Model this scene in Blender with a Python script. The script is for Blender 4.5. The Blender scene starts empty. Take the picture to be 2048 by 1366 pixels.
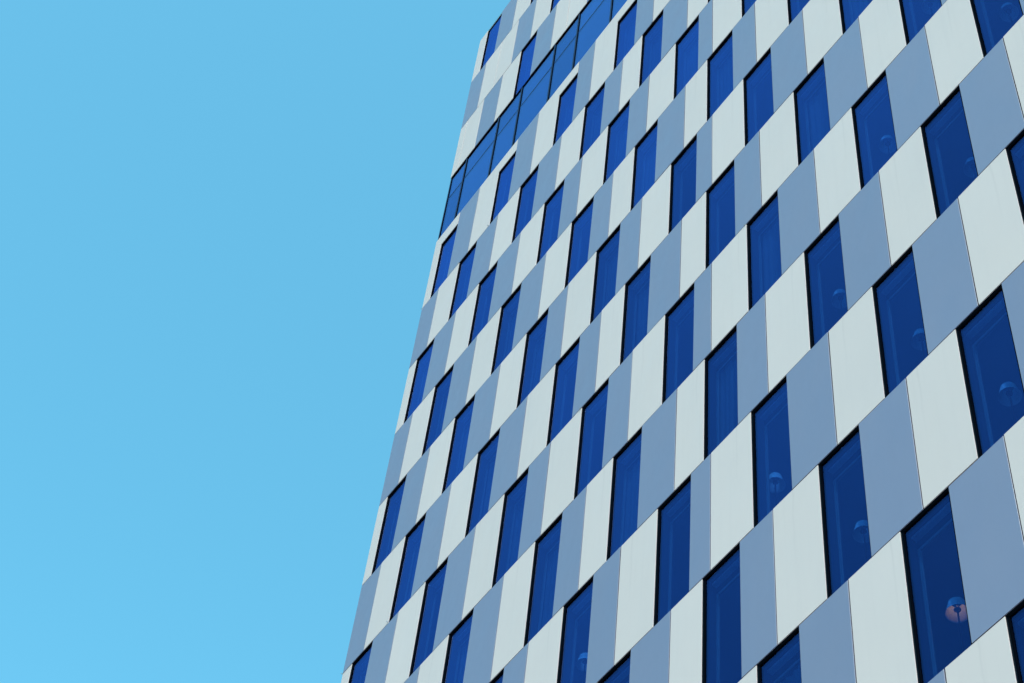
import bpy, bmesh, math, random
from mathutils import Matrix, Vector

random.seed(7)
scene = bpy.context.scene
H = 3.3                      # storey height in metres (one facade unit)
EYE = 1.65                   # camera above the pavement
VCAM = -21.043               # camera level in storeys (0 = top reference line)


def Z(v):                    # storeys -> metres above the ground
    return (v - VCAM) * H + EYE


# ------------------------------------------------------------------ camera
cam_data = bpy.data.cameras.new('camera')
cam = bpy.data.objects.new('camera', cam_data)
scene.collection.objects.link(cam)
RIGHT = Vector((0.5576132, 0.8259283, 0.0831259))
DOWN = Vector((-0.6573852, 0.5005190, -0.5633164))
FWD = Vector((-0.5068650, 0.2594669, 0.8220491))
m = Matrix.Identity(4)
for i in range(3):
    m[i][0], m[i][1], m[i][2] = RIGHT[i], -DOWN[i], -FWD[i]
m[0][3], m[1][3], m[2][3] = 10.10368 * H, -4.16328 * H, EYE
cam.matrix_world = m
cam_data.sensor_width = 36.0
cam_data.lens = 4055.27 / 2048 * 36.0
cam_data.clip_start = 0.1
cam_data.clip_end = 6000
scene.camera = cam

# ------------------------------------------------------------------ sky, sun, exposure
SUN_EL = math.radians(44)
SUN_AZ = math.radians(122)           # clockwise from +Y
sun_dir = Vector((math.sin(SUN_AZ) * math.cos(SUN_EL), math.cos(SUN_AZ) * math.cos(SUN_EL), math.sin(SUN_EL)))
world = bpy.data.worlds.new('World')
scene.world = world
world.use_nodes = True
wn = world.node_tree
bg = wn.nodes['Background']
sky = wn.nodes.new('ShaderNodeTexSky')
sky.sky_type = 'NISHITA'
sky.sun_disc = False
sky.sun_elevation = SUN_EL
sky.sun_rotation = SUN_AZ
sky.air_density = 1.0
sky.dust_density = 1.5
sky.ozone_density = 1.0
tint = wn.nodes.new('ShaderNodeMix')
tint.data_type = 'RGBA'
tint.blend_type = 'MULTIPLY'
tint.inputs['Factor'].default_value = 1.0
tint.inputs['B'].default_value = (0.55, 1.275, 1.12, 1)
wn.links.new(sky.outputs['Color'], tint.inputs['A'])
wn.links.new(tint.outputs['Result'], bg.inputs['Color'])
bg.inputs['Strength'].default_value = 0.15

sun_data = bpy.data.lights.new('sun', 'SUN')
sun_data.energy = 2.2
sun_data.angle = math.radians(0.5)
sun_data.color = (1.0, 0.95, 0.88)
sun = bpy.data.objects.new('sun', sun_data)
scene.collection.objects.link(sun)
sun.rotation_euler = sun_dir.to_track_quat('Z', 'Y').to_euler()
sun.location = (60, -60, 120)

scene.view_settings.view_transform = 'Standard'
scene.view_settings.look = 'None'
scene.view_settings.gamma = 1.0
scene.view_settings.exposure = 1.2
scene.view_settings.use_curve_mapping = False
scene.cycles.max_bounces = 10
scene.cycles.transparent_max_bounces = 16


# ------------------------------------------------------------------ materials
def new_mat(name):
    mt = bpy.data.materials.new(name)
    mt.use_nodes = True
    nt = mt.node_tree
    b = nt.nodes['Principled BSDF']
    return mt, nt, b


def plain(name, col, rough=0.6, metal=0.0, spec=0.5):
    mt, nt, b = new_mat(name)
    b.inputs['Base Color'].default_value = (*col, 1)
    b.inputs['Roughness'].default_value = rough
    b.inputs['Metallic'].default_value = metal
    b.inputs['Specular IOR Level'].default_value = spec
    return mt


def panel_mat(name, col, rough, spec, streak, vary, drip=0.0):
    mt, nt, b = new_mat(name)
    N, Lk = nt.nodes, nt.links
    geo = N.new('ShaderNodeNewGeometry')
    info = N.new('ShaderNodeObjectInfo')

    def noise(scale_vec, detail, rough_):
        mp = N.new('ShaderNodeMapping')
        mp.inputs['Scale'].default_value = scale_vec
        Lk.new(geo.outputs['Position'], mp.inputs['Vector'])
        n = N.new('ShaderNodeTexNoise')
        n.inputs['Scale'].default_value = 1.0
        n.inputs['Detail'].default_value = detail
        n.inputs['Roughness'].default_value = rough_
        Lk.new(mp.outputs['Vector'], n.inputs['Vector'])
        return n.outputs['Fac']

    def rng(src, a, bb, lo, hi):
        r = N.new('ShaderNodeMapRange')
        r.inputs['From Min'].default_value = a
        r.inputs['From Max'].default_value = bb
        r.inputs['To Min'].default_value = lo
        r.inputs['To Max'].default_value = hi
        Lk.new(src, r.inputs['Value'])
        return r.outputs['Result']

    def mul(a, c):
        x = N.new('ShaderNodeMath')
        x.operation = 'MULTIPLY'
        Lk.new(a, x.inputs[0])
        Lk.new(c, x.inputs[1])
        return x.outputs[0]

    runs = rng(noise((7.0, 7.0, 0.22), 4, 0.6), 0.50, 0.75, 1.0, 1.0 - streak)    # rain runs
    blot = rng(noise((0.5, 0.5, 0.35), 3, 0.55), 0.3, 0.7, 1.0 - vary, 1.0 + vary)  # broad dulling
    each = rng(info.outputs['Random'], 0, 1, 1.0 - vary, 1.0 + vary)               # panel batch
    val = mul(mul(runs, blot), each)
    if drip:                                                   # one faint dirty run-off below the joint above
        tc = N.new('ShaderNodeTexCoord')
        sx = N.new('ShaderNodeSeparateXYZ')
        Lk.new(tc.outputs['Object'], sx.inputs[0])
        wob = rng(noise((1.0, 1.0, 1.6), 2, 0.5), 0.2, 0.8, -0.03, 0.03)
        pos = rng(info.outputs['Random'], 0, 1, 0.15, 1.05)

        def math2(op, a, c):
            x = N.new('ShaderNodeMath')
            x.operation = op
            for i, q in enumerate((a, c)):
                if isinstance(q, (int, float)):
                    x.inputs[i].default_value = q
                else:
                    Lk.new(q, x.inputs[i])
            return x.outputs[0]
        dx = math2('ABSOLUTE', math2('SUBTRACT', math2('ADD', sx.outputs['X'], wob), pos), 0.0)
        core = rng(dx, 0.0, 0.035, 1.0, 0.0)
        fade = rng(sx.outputs['Z'], 1.3, 3.2, 0.0, 1.0)
        dirt = math2('MULTIPLY', math2('MULTIPLY', core, fade), drip)
        val = mul(val, math2('SUBTRACT', 1.0, dirt))
    mx = N.new('ShaderNodeVectorMath')
    mx.operation = 'SCALE'
    mx.inputs[0].default_value = col
    Lk.new(val, mx.inputs['Scale'])
    Lk.new(mx.outputs[0], b.inputs['Base Color'])
    Lk.new(rng(noise((1.3, 1.3, 0.6), 3, 0.6), 0.3, 0.7, rough - 0.05, rough + 0.07), b.inputs['Roughness'])
    b.inputs['Specular IOR Level'].default_value = spec
    bump = N.new('ShaderNodeBump')
    bump.inputs['Strength'].default_value = 0.12
    bump.inputs['Distance'].default_value = 0.01
    Lk.new(noise((0.9, 0.9, 0.5), 1, 0.4), bump.inputs['Height'])
    Lk.new(bump.outputs['Normal'], b.inputs['Normal'])
    return mt


M = {}
M['white'] = panel_mat('white_cladding', (0.408, 0.300, 0.309), 0.5, 0.3, 0.025, 0.015, 0.07)
M['blue'] = panel_mat('blue_grey_cladding', (0.119, 0.104, 0.171), 0.40, 0.9, 0.02, 0.015)
M['joint'] = plain('joint_shadow_gasket', (0.012, 0.014, 0.018), 0.8, 0, 0.2)
M['frame'] = plain('black_frame_paint', (0.0015, 0.002, 0.004), 0.7, 0, 0.0)
M['lip'] = plain('dark_reveal_sheet', (0.004, 0.007, 0.012), 0.8, 0, 0.0)
M['lining'] = plain('window_lining_board', (0.02, 0.024, 0.03), 0.8, 0, 0.1)
M['trim'] = plain('pale_inner_trim', (0.16, 0.18, 0.18), 0.7)
M['curtain'] = plain('sheer_curtain_cloth', (0.10, 0.11, 0.12), 0.9)
M['ceiling'] = plain('room_plaster', (0.30, 0.33, 0.40), 0.9)
M['shade'] = plain('lampshade_fabric', (0.58, 0.58, 0.56), 0.9)
M['stem'] = plain('lamp_metal', (0.03, 0.03, 0.035), 0.35, 0.6)
M['navy'] = plain('navy_anodised_metal', (0.004, 0.011, 0.045), 0.5, 0, 0.12)
M['steel'] = plain('pin_steel', (0.18, 0.20, 0.22), 0.4, 0.8)
M['roof'] = plain('roof_membrane', (0.16, 0.16, 0.17), 0.85)
M['cap'] = plain('parapet_cap', (0.30, 0.34, 0.38), 0.5, 0.3)


def bulb_mat():
    mt, nt, b = new_mat('warm_bulb')
    b.inputs['Base Color'].default_value = (1, 0.8, 0.6, 1)
    b.inputs['Emission Color'].default_value = (1.0, 0.55, 0.25, 1)
    b.inputs['Emission Strength'].default_value = 1
    return mt


M['bulb'] = bulb_mat()


def glass_mat(name, base, gain, col):
    mt = bpy.data.materials.new(name)
    mt.use_nodes = True
    nt = mt.node_tree
    N, Lk = nt.nodes, nt.links
    N.remove(N['Principled BSDF'])
    out = N['Material Output']
    lw = N.new('ShaderNodeLayerWeight')
    lw.inputs['Blend'].default_value = 0.5
    pw = N.new('ShaderNodeMath')
    pw.operation = 'POWER'
    pw.inputs[1].default_value = 6.0
    Lk.new(lw.outputs['Facing'], pw.inputs[0])
    ma = N.new('ShaderNodeMath')
    ma.operation = 'MULTIPLY_ADD'
    ma.inputs[1].default_value = gain
    ma.inputs[2].default_value = base
    Lk.new(pw.outputs[0], ma.inputs[0])
    tr = N.new('ShaderNodeBsdfTransparent')
    tr.inputs['Color'].default_value = (0.36, 0.56, 0.76, 1)
    gl = N.new('ShaderNodeBsdfGlossy')
    gl.inputs['Color'].default_value = (*col, 1)
    gl.inputs['Roughness'].default_value = 0.03
    info = N.new('ShaderNodeObjectInfo')
    vr = N.new('ShaderNodeMapRange')
    vr.inputs['To Min'].default_value = 0.90
    vr.inputs['To Max'].default_value = 1.10
    Lk.new(info.outputs['Random'], vr.inputs['Value'])
    vs = N.new('ShaderNodeVectorMath')
    vs.operation = 'SCALE'
    vs.inputs[0].default_value = col
    Lk.new(vr.outputs['Result'], vs.inputs['Scale'])
    Lk.new(vs.outputs[0], gl.inputs['Color'])
    geo = N.new('ShaderNodeNewGeometry')
    mp = N.new('ShaderNodeMapping')
    mp.inputs['Scale'].default_value = (1.4, 1.4, 0.8)
    Lk.new(geo.outputs['Position'], mp.inputs['Vector'])
    nz = N.new('ShaderNodeTexNoise')
    nz.inputs['Scale'].default_value = 1.0
    nz.inputs['Detail'].default_value = 1.0
    Lk.new(mp.outputs['Vector'], nz.inputs['Vector'])
    bp = N.new('ShaderNodeBump')
    bp.inputs['Strength'].default_value = 0.3
    bp.inputs['Distance'].default_value = 0.02
    Lk.new(nz.outputs['Fac'], bp.inputs['Height'])
    Lk.new(bp.outputs['Normal'], gl.inputs['Normal'])
    mx = N.new('ShaderNodeMixShader')
    Lk.new(ma.outputs[0], mx.inputs['Fac'])
    Lk.new(tr.outputs[0], mx.inputs[1])
    Lk.new(gl.outputs[0], mx.inputs[2])
    Lk.new(mx.outputs[0], out.inputs['Surface'])
    return mt


M['glass'] = glass_mat('blue_solar_glass', 0.08, 1.3, (0.19, 0.33, 0.93))
M['ribbon_glass'] = glass_mat('ribbon_solar_glass', 0.09, 1.7, (0.32, 0.46, 0.90))


def ground_mat():
    mt, nt, b = new_mat('paving_stone')
    N, Lk = nt.nodes, nt.links
    geo = N.new('ShaderNodeNewGeometry')
    br = N.new('ShaderNodeTexBrick')
    br.inputs['Scale'].default_value = 1.2
    br.inputs['Color1'].default_value = (0.40, 0.37, 0.32, 1)
    br.inputs['Color2'].default_value = (0.46, 0.42, 0.37, 1)
    br.inputs['Mortar'].default_value = (0.25, 0.23, 0.20, 1)
    br.inputs['Mortar Size'].default_value = 0.01
    Lk.new(geo.outputs['Position'], br.inputs['Vector'])
    Lk.new(br.outputs['Color'], b.inputs['Base Color'])
    b.inputs['Roughness'].default_value = 0.85
    return mt


M['ground'] = ground_mat()


# ------------------------------------------------------------------ mesh helpers
def link(name, mesh, parent=None, loc=(0, 0, 0)):
    o = bpy.data.objects.new(name, mesh)
    scene.collection.objects.link(o)
    o.parent = parent
    o.location = loc
    return o


def tag(o, label=None, category=None, group=None, kind=None):
    if label:
        o['label'] = label
    if category:
        o['category'] = category
    if group:
        o['group'] = group
    if kind:
        o['kind'] = kind
    return o


class MB:
    def __init__(self):
        self.v, self.f, self.mi = [], [], []

    def box(self, x0, x1, y0, y1, z0, z1, mi=0):
        n = len(self.v)
        self.v += [(x, y, z) for z in (z0, z1) for y in (y0, y1) for x in (x0, x1)]
        for q in ((0, 1, 5, 4), (1, 3, 7, 5), (3, 2, 6, 7), (2, 0, 4, 6), (4, 5, 7, 6), (2, 3, 1, 0)):
            self.f.append(tuple(n + i for i in q))
            self.mi.append(mi)

    def poly_panel(self, pts, y0, thick, ch, mi=0):
        """rectilinear polygon (counter-clockwise seen from the street, x-z plane) with a chamfered front"""
        k = len(pts)
        ins = []
        for i in range(k):
            a, b, c = Vector(pts[i - 1]), Vector(pts[i]), Vector(pts[(i + 1) % k])
            d1, d2 = (b - a).normalized(), (c - b).normalized()
            ins.append((b.x + ch * (-d1.y - d2.y), b.y + ch * (d1.x + d2.x)))
        n = len(self.v)
        self.v += [(p[0], y0, p[1]) for p in ins]
        self.v += [(p[0], y0 + ch, p[1]) for p in pts]
        self.v += [(p[0], y0 + thick, p[1]) for p in pts]
        self.f.append(tuple(n + i for i in range(k)))
        self.mi.append(mi)
        for lev in (0, 1):
            for i in range(k):
                j = (i + 1) % k
                a, b = n + lev * k, n + (lev + 1) * k
                self.f.append((a + i, b + i, b + j, a + j))
                self.mi.append(mi)
        self.f.append(tuple(n + 2 * k + i for i in reversed(range(k))))
        self.mi.append(mi)

    def lathe(self, prof, seg=28, cx=0, cy=0, mi=0, cap_top=False, cap_bot=False):
        n = len(self.v)
        for r, z in prof:
            for s in range(seg):
                t = 2 * math.pi * s / seg
                self.v.append((cx + r * math.cos(t), cy + r * math.sin(t), z))
        for i in range(len(prof) - 1):
            for s in range(seg):
                t = (s + 1) % seg
                self.f.append((n + i * seg + s, n + i * seg + t, n + (i + 1) * seg + t, n + (i + 1) * seg + s))
                self.mi.append(mi)
        if cap_bot:
            self.f.append(tuple(n + s for s in reversed(range(seg))))
            self.mi.append(mi)
        if cap_top:
            self.f.append(tuple(n + (len(prof) - 1) * seg + s for s in range(seg)))
            self.mi.append(mi)

    def mesh(self, name, mats, smooth=False):
        me = bpy.data.meshes.new(name)
        me.from_pydata(self.v, [], self.f)
        for q in (mats if isinstance(mats, (list, tuple)) else [mats]):
            me.materials.append(q)
        for p, i in zip(me.polygons, self.mi):
            p.material_index = i
            p.use_smooth = smooth
        me.validate()
        me.update()
        return me


# ------------------------------------------------------------------ facade layout (in storeys, u along the wall)
WIN = 0.306
A = [('b', 0.0), ('w', .302), ('n', .657), ('b', .960), ('w', 1.318), ('n', 1.681), ('b', 1.984), ('w', 2.347), ('n', 2.708), ('b', 3.016),
     ('w', 3.286), ('n', 3.571), ('b', 3.876), ('w', 4.235), ('n', 4.511), ('b', 4.822), ('w', 5.095), ('n', 5.457), ('b', 5.767),
     ('w', 6.120), ('n', 6.476), ('b', 6.789), ('w', 7.142), ('n', 7.502), ('b', 7.812), ('w', 8.170), ('n', 8.530), ('b', 8.840), ('w', 9.2), ('n', 9.56), ('b', 9.87), ('e', 10.23)]
B = [('w', 0.0), ('n', .139), ('b', .440), ('w', .799), ('n', 1.167), ('b', 1.471), ('w', 1.832), ('n', 2.195), ('b', 2.500), ('w', 2.767),
     ('n', 3.137), ('b', 3.446), ('w', 3.721), ('n', 4.079), ('b', 4.392), ('w', 4.577), ('n', 4.940), ('b', 5.250), ('w', 5.606),
     ('n', 5.966), ('b', 6.280), ('w', 6.636), ('n', 6.992), ('b', 7.302), ('w', 7.66), ('n', 8.02), ('b', 8.33), ('w', 8.69), ('n', 9.05), ('b', 9.36), ('w', 9.72), ('e', 10.23)]
R0 = [('w', 0), ('n', .175), ('b', .475), ('w', .834), ('n', 1.20), ('b', 1.503), ('w', 1.86), ('w', 2.22), ('b', 2.56), ('w', 2.92)]
R1 = [('b', 0), ('w', .319), ('w', .645), ('b', .985), ('w', 1.352), ('n', 1.72), ('b', 2.025), ('w', 2.385), ('w', 2.74)]
R2 = [('w', 0), ('w', .14), ('b', .465), ('w', .832), ('n', 1.187), ('b', 1.495), ('w', 1.86), ('w', 2.14), ('b', 2.50), ('w', 2.86)]
for R in (R0, R1, R2):                # carried on to the right, outside the picture
    u = R[-1][1] + .36
    cyc = ['n', 'b', 'w']
    while u < 9.9:
        for c in cyc:
            R.append((c, u))
            u += .306 if c == 'n' else .36
    while R[-1][1] > 10.0:
        R.pop()
    R.append(('e', 10.23))
UEND = 10.23
TV = [.803, -.281, -1.400, -2.493, -3.777] + [-float(k) for k in range(5, 22)]
TV.append(VCAM - EYE / H + 0.06)      # foot of the cladding
HEAD4 = -4.0
# how far along the wall each storey is built piece by piece
REACH = {0: 2.4, 1: 3.0, 2: 3.6, 3: 4.3, 4: 5.0, 5: 5.6, 6: 6.1, 7: 6.7, 8: 7.2, 9: 7.8, 10: 8.3, 11: 8.3, 12: 8.1, 13: 7.9, 14: 7.7, 15: 7.5, 16: 7.2}
START = {11: .2, 12: 1.5, 13: 2.7, 14: 3.9, 15: 5.2, 16: 6.3}
GAP = .0074                           # open joint between panels
TH = .0045                            # panel thickness
CH = .0004                            # chamfer on its edges
GLASS_Y = .0165
FRAME_Y = .0105
FRAME_W = .0105

tower = bpy.data.objects.new('hotel_tower', None)
scene.collection.objects.link(tower)
tag(tower, 'tall tower clad in white and blue-grey panels with narrow staggered blue windows', 'building')

# ---- ground
g = MB()
g.v = [(-3000, -3000, 0), (3000, -3000, 0), (3000, 3000, 0), (-3000, 3000, 0)]
g.f, g.mi = [(0, 1, 2, 3)], [0]
tag(link('ground', g.mesh('ground', M['ground'])), kind='structure')

# ---- shell behind the cladding: dark backing strips, floor slabs, inner wall, side and rear walls, roof
by0, by1 = .0135, .058


def backing(u0, u1, v0, v1):
    b = MB()
    b.box(u0 * H, u1 * H, by0 * H, by1 * H, Z(v0), Z(v1))
    link('backing_board', b.mesh('backing_board', M['joint']), tower)


def rowdef(k):
    if k == 0:
        return R0
    if k == 1:
        return R1
    if k == 2:
        return R2
    return A if k % 2 else B


def cells(k):
    r = rowdef(k)
    return [(r[i][0], r[i][1], r[i + 1][1]) for i in range(len(r) - 1)]


for k in range(len(TV) - 1):
    if k == 3:
        continue
    t, bt = TV[k], TV[k + 1]
    run = None
    for c, u0, u1 in cells(k):
        if c == 'n':
            if run is not None:
                backing(run, u0, bt, t)
                run = None
            if k == 4:
                backing(u0, u1, HEAD4 - .004, t)
        elif run is None:
            run = u0 + (.004 if u0 == 0 else 0)
    if run is not None:
        backing(run, UEND, bt, t)
DEPTH = 5.0
for k in range(len(TV) - 1):
    t = TV[k] if k else TV[0] - .08
    s = MB()
    zz = Z(t) if k != 4 else Z(HEAD4 + .10)
    s.box(.03 * H, UEND * H - .02, (by1 + .001) * H, 1.75 * H, zz - .02 * H, zz + .05 * H)
    link('floor_slab', s.mesh('floor_slab', M['ceiling']), tower)
s = MB()
s.box(.03 * H, UEND * H - .02, 1.752 * H, 1.80 * H, Z(TV[-1]), Z(TV[0] - .1))
link('corridor_wall', s.mesh('corridor_wall', M['ceiling']), tower)
s = MB()                                                     # cross walls between rooms, seen dimly through the glass
s.box(UEND * H - .02, UEND * H, by0 * H, DEPTH * H, 0, Z(TV[0] - .03))
s.box(.004 * H, UEND * H, (DEPTH - .06) * H, DEPTH * H, 0, Z(TV[0] - .03))
link('rear_wall', s.mesh('rear_wall', M['white']), tower)
s = MB()
s.box(.012 * H, .028 * H, (by1 + .001) * H, (DEPTH - .061) * H, 0, Z(TV[0] - .03))
link('side_wall', s.mesh('side_wall', M['joint']), tower)
s = MB()
s.box(.03 * H, UEND * H - .021, (by1 + .001) * H, (DEPTH - .061) * H, Z(TV[0] - .07), Z(TV[0] - .05))
link('roof', s.mesh('roof', M['roof']), tower)
s = MB()
s.box(.006 * H, UEND * H, .006 * H, .10 * H, Z(TV[0]) - .028, Z(TV[0]) + .004)
link('parapet_cap', s.mesh('parapet_cap', M['cap']), tower)
# side cladding around the corner: one panel per storey and bay
side = {'w': MB(), 'b': MB()}
for k in range(len(TV) - 1):
    y = .02
    cyc = 'wbwb' if k % 2 else 'bwbw'
    i = 0
    while y < DEPTH - .1:
        w = .36
        side[cyc[i % 4]].box(.0, .0042 * H, y * H, (y + w - GAP) * H, Z(TV[k + 1]) + GAP * H / 2, Z(TV[k]) - GAP * H / 2)
        y += w
        i += 1
tag(link('side_cladding', side['w'].mesh('side_cladding', M['white']), tower), kind='stuff')
tag(link('side_cladding', side['b'].mesh('side_cladding', M['blue']), tower), kind='stuff')

# ------------------------------------------------------------------ cladding panels
mesh_cache = {}


def panel(color, w, h, strip=None):
    """strip=(extra width, height) makes the panel reach on over the window head beside it"""
    key = (color, round(w, 3), round(h, 3), strip and (round(strip[0], 3), round(strip[1], 3)))
    if key not in mesh_cache:
        b = MB()
        g2 = GAP / 2 * H
        W, HH = w * H, h * H
        if strip:
            sw, sh = strip[0] * H, strip[1] * H
            pts = [(g2, g2), (W - g2, g2), (W - g2, HH - sh), (W + sw - g2, HH - sh), (W + sw - g2, HH - g2), (g2, HH - g2)]
        else:
            pts = [(g2, g2), (W - g2, g2), (W - g2, HH - g2), (g2, HH - g2)]
        b.poly_panel(pts, 0, TH * H, CH * H)
        mesh_cache[key] = b.mesh(('white' if color == 'w' else 'blue_grey') + '_panel', M['white' if color == 'w' else 'blue'])
    return mesh_cache[key]


# ------------------------------------------------------------------ windows
def window(u0, u1, zt, zb, curtain):
    """frame with pane, reveal, room-side lining and trim; all measured from the lower left corner of the opening"""
    w, h = (u1 - u0) * H, (zt - zb)
    key = ('win', round(w, 3), round(h, 3))
    g2 = GAP / 2 * H
    if key not in mesh_cache:
        fw, fy, gy = FRAME_W * H, FRAME_Y * H, GLASS_Y * H
        fr = MB()
        x0, x1, z0, z1 = -g2 * .2, w + g2 * .2, -g2 * .2, h + g2 * .2
        yb = gy + .03
        fr.box(x0, x0 + fw, fy, yb, z0, z1)
        fr.box(x1 - fw, x1, fy, yb, z0, z1)
        fr.box(x0 + fw, x1 - fw, fy, yb, z0, z0 + fw * .7)
        fr.box(x0 + fw, x1 - fw, fy, yb, z1 - fw, z1)
        rv = MB()                                            # sheet-metal reveal between cladding and frame
        ry = (TH + .0006) * H
        e = .006
        rv.box(x0 - e, x0 + .002, ry, fy - .001, z0, z1)
        rv.box(x1 - .002, x1 + e, ry, fy - .001, z0, z1)
        rv.box(x0 + .0025, x1 - .0025, ry, fy - .001, z1 - .002, z1 + e)
        rv.box(x0 + .0025, x1 - .0025, ry, fy - .001, z0 - e, z0 + .002)
        gl = MB()
        gl.box(x0 + fw * .8, x1 - fw * .8, gy, gy + .018, z0 + fw * .5, z1 - fw * .8)
        ly = .088 * H
        ln = MB()
        t = .02
        ln.box(x0 - t, x0 + fw * .5, yb + .001, ly, z0, z1)
        ln.box(x1 - fw * .5, x1 + t, yb + .001, ly, z0, z1)
        ln.box(x0 + fw * .5, x1 - fw * .5, yb + .001, ly, z1 - fw * .5, z1 + t)
        ln.box(x0 + fw * .5, x1 - fw * .5, yb + .001, ly, z0 - t, z0 + fw * .3)
        tr = MB()
        tw = .020 * H
        zt_ = z1 - .086 * H
        tr.box(x0 - .02, x0 + tw, ly + .001, ly + .03, z0, zt_ - .001)
        tr.box(x0 - .02, x1 + .02, ly + .001, ly + .03, zt_, zt_ + .016 * H)
        pm_ = MB()                                           # dark pelmet above the pale rail
        pm_.box(x0 - .02, x1 + .02, ly + .004, ly + .03, zt_ + .0165 * H, z1 + .08)
        mesh_cache[key] = (fr.mesh('window', M['frame']), rv.mesh('reveal', M['lip']), gl.mesh('pane', M['glass']),
                           ln.mesh('lining', M['lining']), tr.mesh('curtain_rail', M['trim']), pm_.mesh('pelmet', M['joint']))
    ms = mesh_cache[key]
    root = link('window', ms[0], tower, (u0 * H, 0, zb))
    for nm, me in zip(('reveal', 'pane', 'lining', 'curtain_rail', 'pelmet'), ms[1:]):
        link(nm, me, root)
    if curtain:
        key = ('cur', round(w, 3), round(h, 3), curtain)
        if key not in mesh_cache:
            rr = random.Random(curtain * 17)
            c = MB()
            frac = (.45, 1.0, .72)[curtain - 1]
            n = int(26 * frac)
            x0 = w * .05
            pr = []
            ph = rr.uniform(0, 6)
            for i in range(n + 1):
                pr.append((x0 + (w * frac) * i / n, .105 * H + .016 * math.sin(i * 1.55 + ph) + .012 * math.sin(i * .6 + ph * 2)))
            for zz in (.03, h - .30):
                for px, py in pr:
                    c.v.append((px, py, zz))
            for zz in (.03, h - .30):
                for px, py in pr:
                    c.v.append((px, py + .004, zz))
            q = n + 1
            for i in range(n):
                c.f += [(i, i + 1, q + i + 1, q + i), (2 * q + i + 1, 2 * q + i, 3 * q + i, 3 * q + i + 1)]
                c.mi += [0, 0]
            mesh_cache[key] = c.mesh('curtain', M['curtain'], True)
        link('curtain', mesh_cache[key], root)
    return root


far_w, far_b, far_g, far_f = MB(), MB(), MB(), MB()
LAMP_ROOMS = {(13, 6.476), (14, 5.966), (12, 5.966), (13, 5.457), (12, 4.940), (11, 5.457), (11, 6.476), (10, 5.966), (10, 6.992), (9, 6.476), (12, 3.137)}
for k in range(len(TV) - 1):
    if k == 3:
        continue
    t, bt = TV[k], TV[k + 1]
    cl = cells(k)
    near = range(0)
    for i, (c, u0, u1) in enumerate(cl):
        detail = k in REACH and u0 < REACH[k] and u1 > START.get(k, -1)
        if c in 'wb':
            strip = None
            if k == 4 and c == 'w' and i + 1 < len(cl) and cl[i + 1][0] == 'n':
                strip = (cl[i + 1][2] - cl[i + 1][1], t - HEAD4)
            if detail:
                o = link('white_panel' if c == 'w' else 'blue_grey_panel', panel(c, u1 - u0, t - bt, strip), tower, (u0 * H, 0, Z(bt)))
                o.rotation_euler = (random.gauss(0, .0007), 0, random.gauss(0, .0010))
            else:
                b = far_w if c == 'w' else far_b
                g2 = GAP / 2
                b.box((u0 + g2) * H, (u1 - g2) * H, 0, TH * H, Z(bt + g2), Z(t - g2))
                if strip:
                    b.box((u1 - g2) * H, (u1 + strip[0] - g2) * H, 0, TH * H, Z(HEAD4), Z(t - g2))
        else:
            top = HEAD4 if k == 4 else t
            if detail:
                lamp_here = (k, u0) in LAMP_ROOMS
                cur = 0 if lamp_here or random.random() < .3 else random.choice((1, 1, 2, 3))
                window(u0, u1, Z(top), Z(bt), cur)
            else:
                far_g.box((u0 + .012) * H, (u1 - .012) * H, GLASS_Y * H, GLASS_Y * H + .018, Z(bt + .012), Z(top - .012))
                for a, b_, d, e in ((u0, u0 + .0125, bt, top), (u1 - .0125, u1, bt, top), (u0 + .0126, u1 - .0126, bt, bt + .0125), (u0 + .0126, u1 - .0126, top - .0125, top)):
                    far_f.box(a * H, b_ * H, FRAME_Y * H, by1 * H, Z(d), Z(e))
tag(link('outer_white_cladding', far_w.mesh('outer_white_cladding', M['white']), tower), kind='stuff')
tag(link('outer_blue_cladding', far_b.mesh('outer_blue_cladding', M['blue']), tower), kind='stuff')
tag(link('outer_glazing', far_g.mesh('outer_glazing', M['glass']), tower), kind='stuff')
tag(link('outer_window_frames', far_f.mesh('outer_window_frames', M['frame']), tower), kind='stuff')

# ------------------------------------------------------------------ ribbon of tall windows below the top storeys
mull = [0.012, .312, .918, 1.345, 1.943, 2.365, 2.974, 3.395, 4.0, 4.42, 5.03, 5.45, 6.06, 6.48, 7.09, 7.51, 8.12, 8.54, 9.15, 9.57, 10.20]
t, bt = TV[3], TV[4]
TRANS = -2.945
MW = .021
h = (t - bt) * H
rb = MB()
for a, b_ in zip(mull[:-1], mull[1:]):
    w = (b_ - a) * H
    fr = MB()
    mw = MW / 2 * H
    gy = .0150 * H
    fy = .0095 * H
    lead = mw * 2 if a > .1 else mw * 1.3
    fr.box(-lead / 2, lead / 2, .0075 * H, gy + .06, 0, h - .004, 1)                # mullion
    fr.box(lead / 2 + .0005, lead / 2 + .022, fy, gy + .06, 0.002, h - .006)         # black gasket beside it
    fr.box(lead / 2 + .023, w - mw, fy, gy + .06, h - .006 * H, h - .004)                  # head
    fr.box(lead / 2 + .023, w - mw, fy, gy + .06, 0, .008 * H)                            # foot
    zt = (TRANS - bt) * H
    fr.box(lead / 2 + .023, w - mw, gy - .004, gy + .05, zt - .010 * H, zt + .010 * H, 1)     # transom
    root = link('ribbon_window', fr.mesh('ribbon_window', [M['frame'], M['navy']]), tower, (a * H, 0, Z(bt)))
    for z0, z1 in ((.007 * H, zt - .007 * H), (zt + .007 * H, h - .005 * H)):
        gl = MB()
        gl.box(lead / 2 + .012, w - mw + .01, gy, gy + .018, z0, z1)
        link('pane', gl.mesh('pane', M['ribbon_glass']), root)
s = MB()
s.box(.006 * H, UEND * H, .0050 * H, .0090 * H, Z(t) - .005 * H, Z(t) + .001 * H)
link('ribbon_head', s.mesh('ribbon_head', M['frame']), tower)

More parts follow.
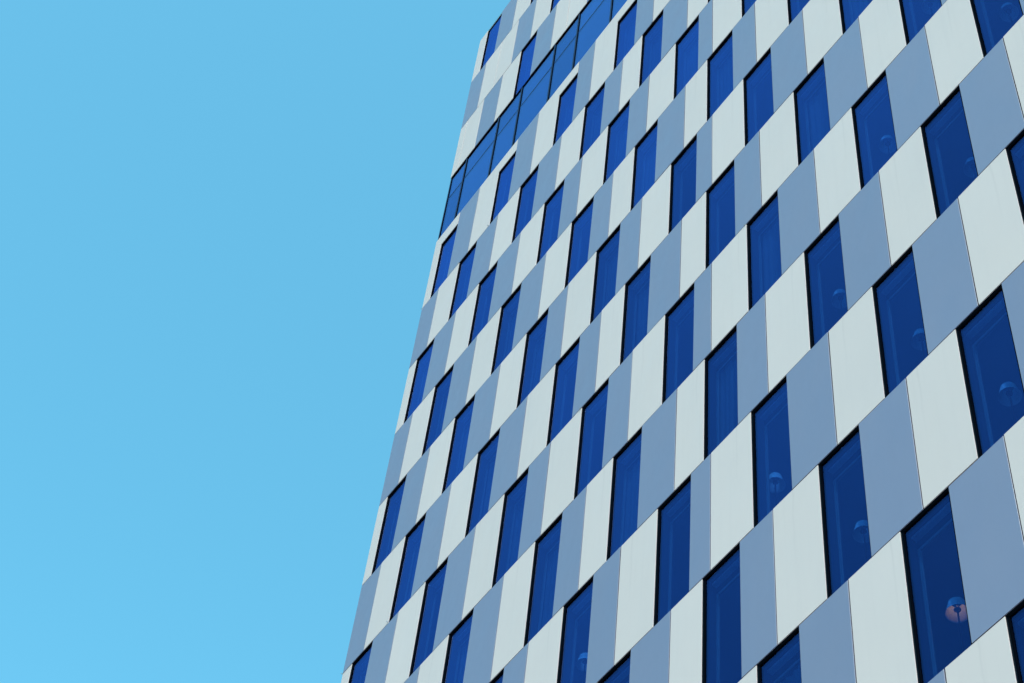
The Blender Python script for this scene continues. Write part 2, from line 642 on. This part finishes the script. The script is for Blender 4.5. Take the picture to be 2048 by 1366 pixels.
# ------------------------------------------------------------------ small steel pins left in the joints
PINS = [(.004, -5.0), (.004, -10.0), (.652, -9.985), (1.157, -10.0), (3.128, -10.005), (4.934, -10.005), (3.717, -4.99), (1.155, -4.985), (.650, -5.0)]
pm = MB()
pm.box(-.030, -.018, -.030, .010, -.004, .006)
pm.box(-.030, -.021, -.034, -.0265, -.004, .030)
pm.box(-.018, .006, -.006, .012, -.003, .004)
pin_mesh = pm.mesh('anchor_pin', M['steel'])
for u, v in PINS:
    link('anchor_pin', pin_mesh, tower, (u * H, 0, Z(v)))

# ------------------------------------------------------------------ lamps standing behind the glass
LY = .165
LAMPS = [
    (13, 6.577, -13.52, False, 'unlit white floor lamp in the window cut by the right edge, above the lit lamp'),
    (14, 6.081, -14.53, True, 'lit floor lamp with orange glow in the lower right window'),
    (12, 6.104, -12.53, False, 'unlit floor lamp behind the window up-left of the largest right-edge lamp'),
    (13, 5.562, -13.52, False, 'unlit floor lamp behind the window left of the lit lamp'),
    (12, 4.928, -12.51, False, 'unlit floor lamp wholly visible, leftmost of the clearly seen lamps'),
    (11, 5.551, -11.48, False, 'faint floor lamp in the window directly above-left of two clearer lamps, centre right'),
    (11, 6.642, -11.54, False, 'faint floor lamp cut off by the frame in the upper right window'),
    (10, 6.064, -10.445, False, 'faint floor lamp low in the window beside the upper right one, to its left'),
    (10, 7.108, -10.435, False, 'faint floor lamp in the window at the top right corner'),
    (9, 6.574, -9.42, False, 'faint floor lamp at the top edge, second window from the top right corner'),
    (12, 3.165, -12.42, False, 'faint floor lamp behind the glass at the bottom edge, near the centre'),
]


def floor_lamp(k, u, v, lit, label):
    zf = Z(TV[k + 1] + .051)
    root = bpy.data.objects.new('floor_lamp', None)
    scene.collection.objects.link(root)
    root.location = (u * H, LY * H, zf)
    tag(root, label, 'lamp', 'floor lamps in the rooms')
    zb = Z(v) - zf
    rb_, rt, hs, tk = .178, .118, .215, .004
    b = MB()
    prof = []
    n = 8
    for i in range(n + 1):
        f = i / n
        prof.append((rb_ + (rt - rb_) * f - .012 * f * (1 - f), zb + hs * f))
    prof.append((rt - .03, zb + hs + .012))
    inner = [(max(r - tk, .01), z - (.0 if i else 0)) for i, (r, z) in enumerate(prof)]
    ring = prof + [(rt - .034, zb + hs + .010)] + inner[:-1][::-1] + [prof[0]]
    b.lathe(ring, 36)
    link('shade', b.mesh('shade', M['shade'], True), root)
    b = MB()
    b.lathe([(.013, .02), (.013, zb + hs * .30), (.052, zb + hs * .32), (.052, zb + hs * .40), (.012, zb + hs * .44), (.012, zb + hs + .02)], 16, cap_top=True, cap_bot=True)
    link('stem', b.mesh('stem', M['stem'], True), root)
    b = MB()
    b.lathe([(.15, 0.0), (.15, .014), (.03, .03)], 24, cap_top=True, cap_bot=True)
    link('base', b.mesh('base', M['stem']), root)
    if lit:
        b = MB()
        b.lathe([(.008, zb + hs * .41), (.018, zb + hs * .46), (.020, zb + hs * .52), (.012, zb + hs * .57), (.003, zb + hs * .59)], 16)
        link('bulb', b.mesh('bulb', M['bulb'], True), root)
        ld = bpy.data.lights.new('bulb_light', 'POINT')
        ld.energy = 0.85
        ld.color = (1.0, 0.24, 0.06)
        ld.shadow_soft_size = .03
        lo = bpy.data.objects.new('bulb_light', ld)
        scene.collection.objects.link(lo)
        lo.parent = root
        lo.location = (0, 0, zb + hs * .68)
    return root


for a in LAMPS:
    floor_lamp(*a)
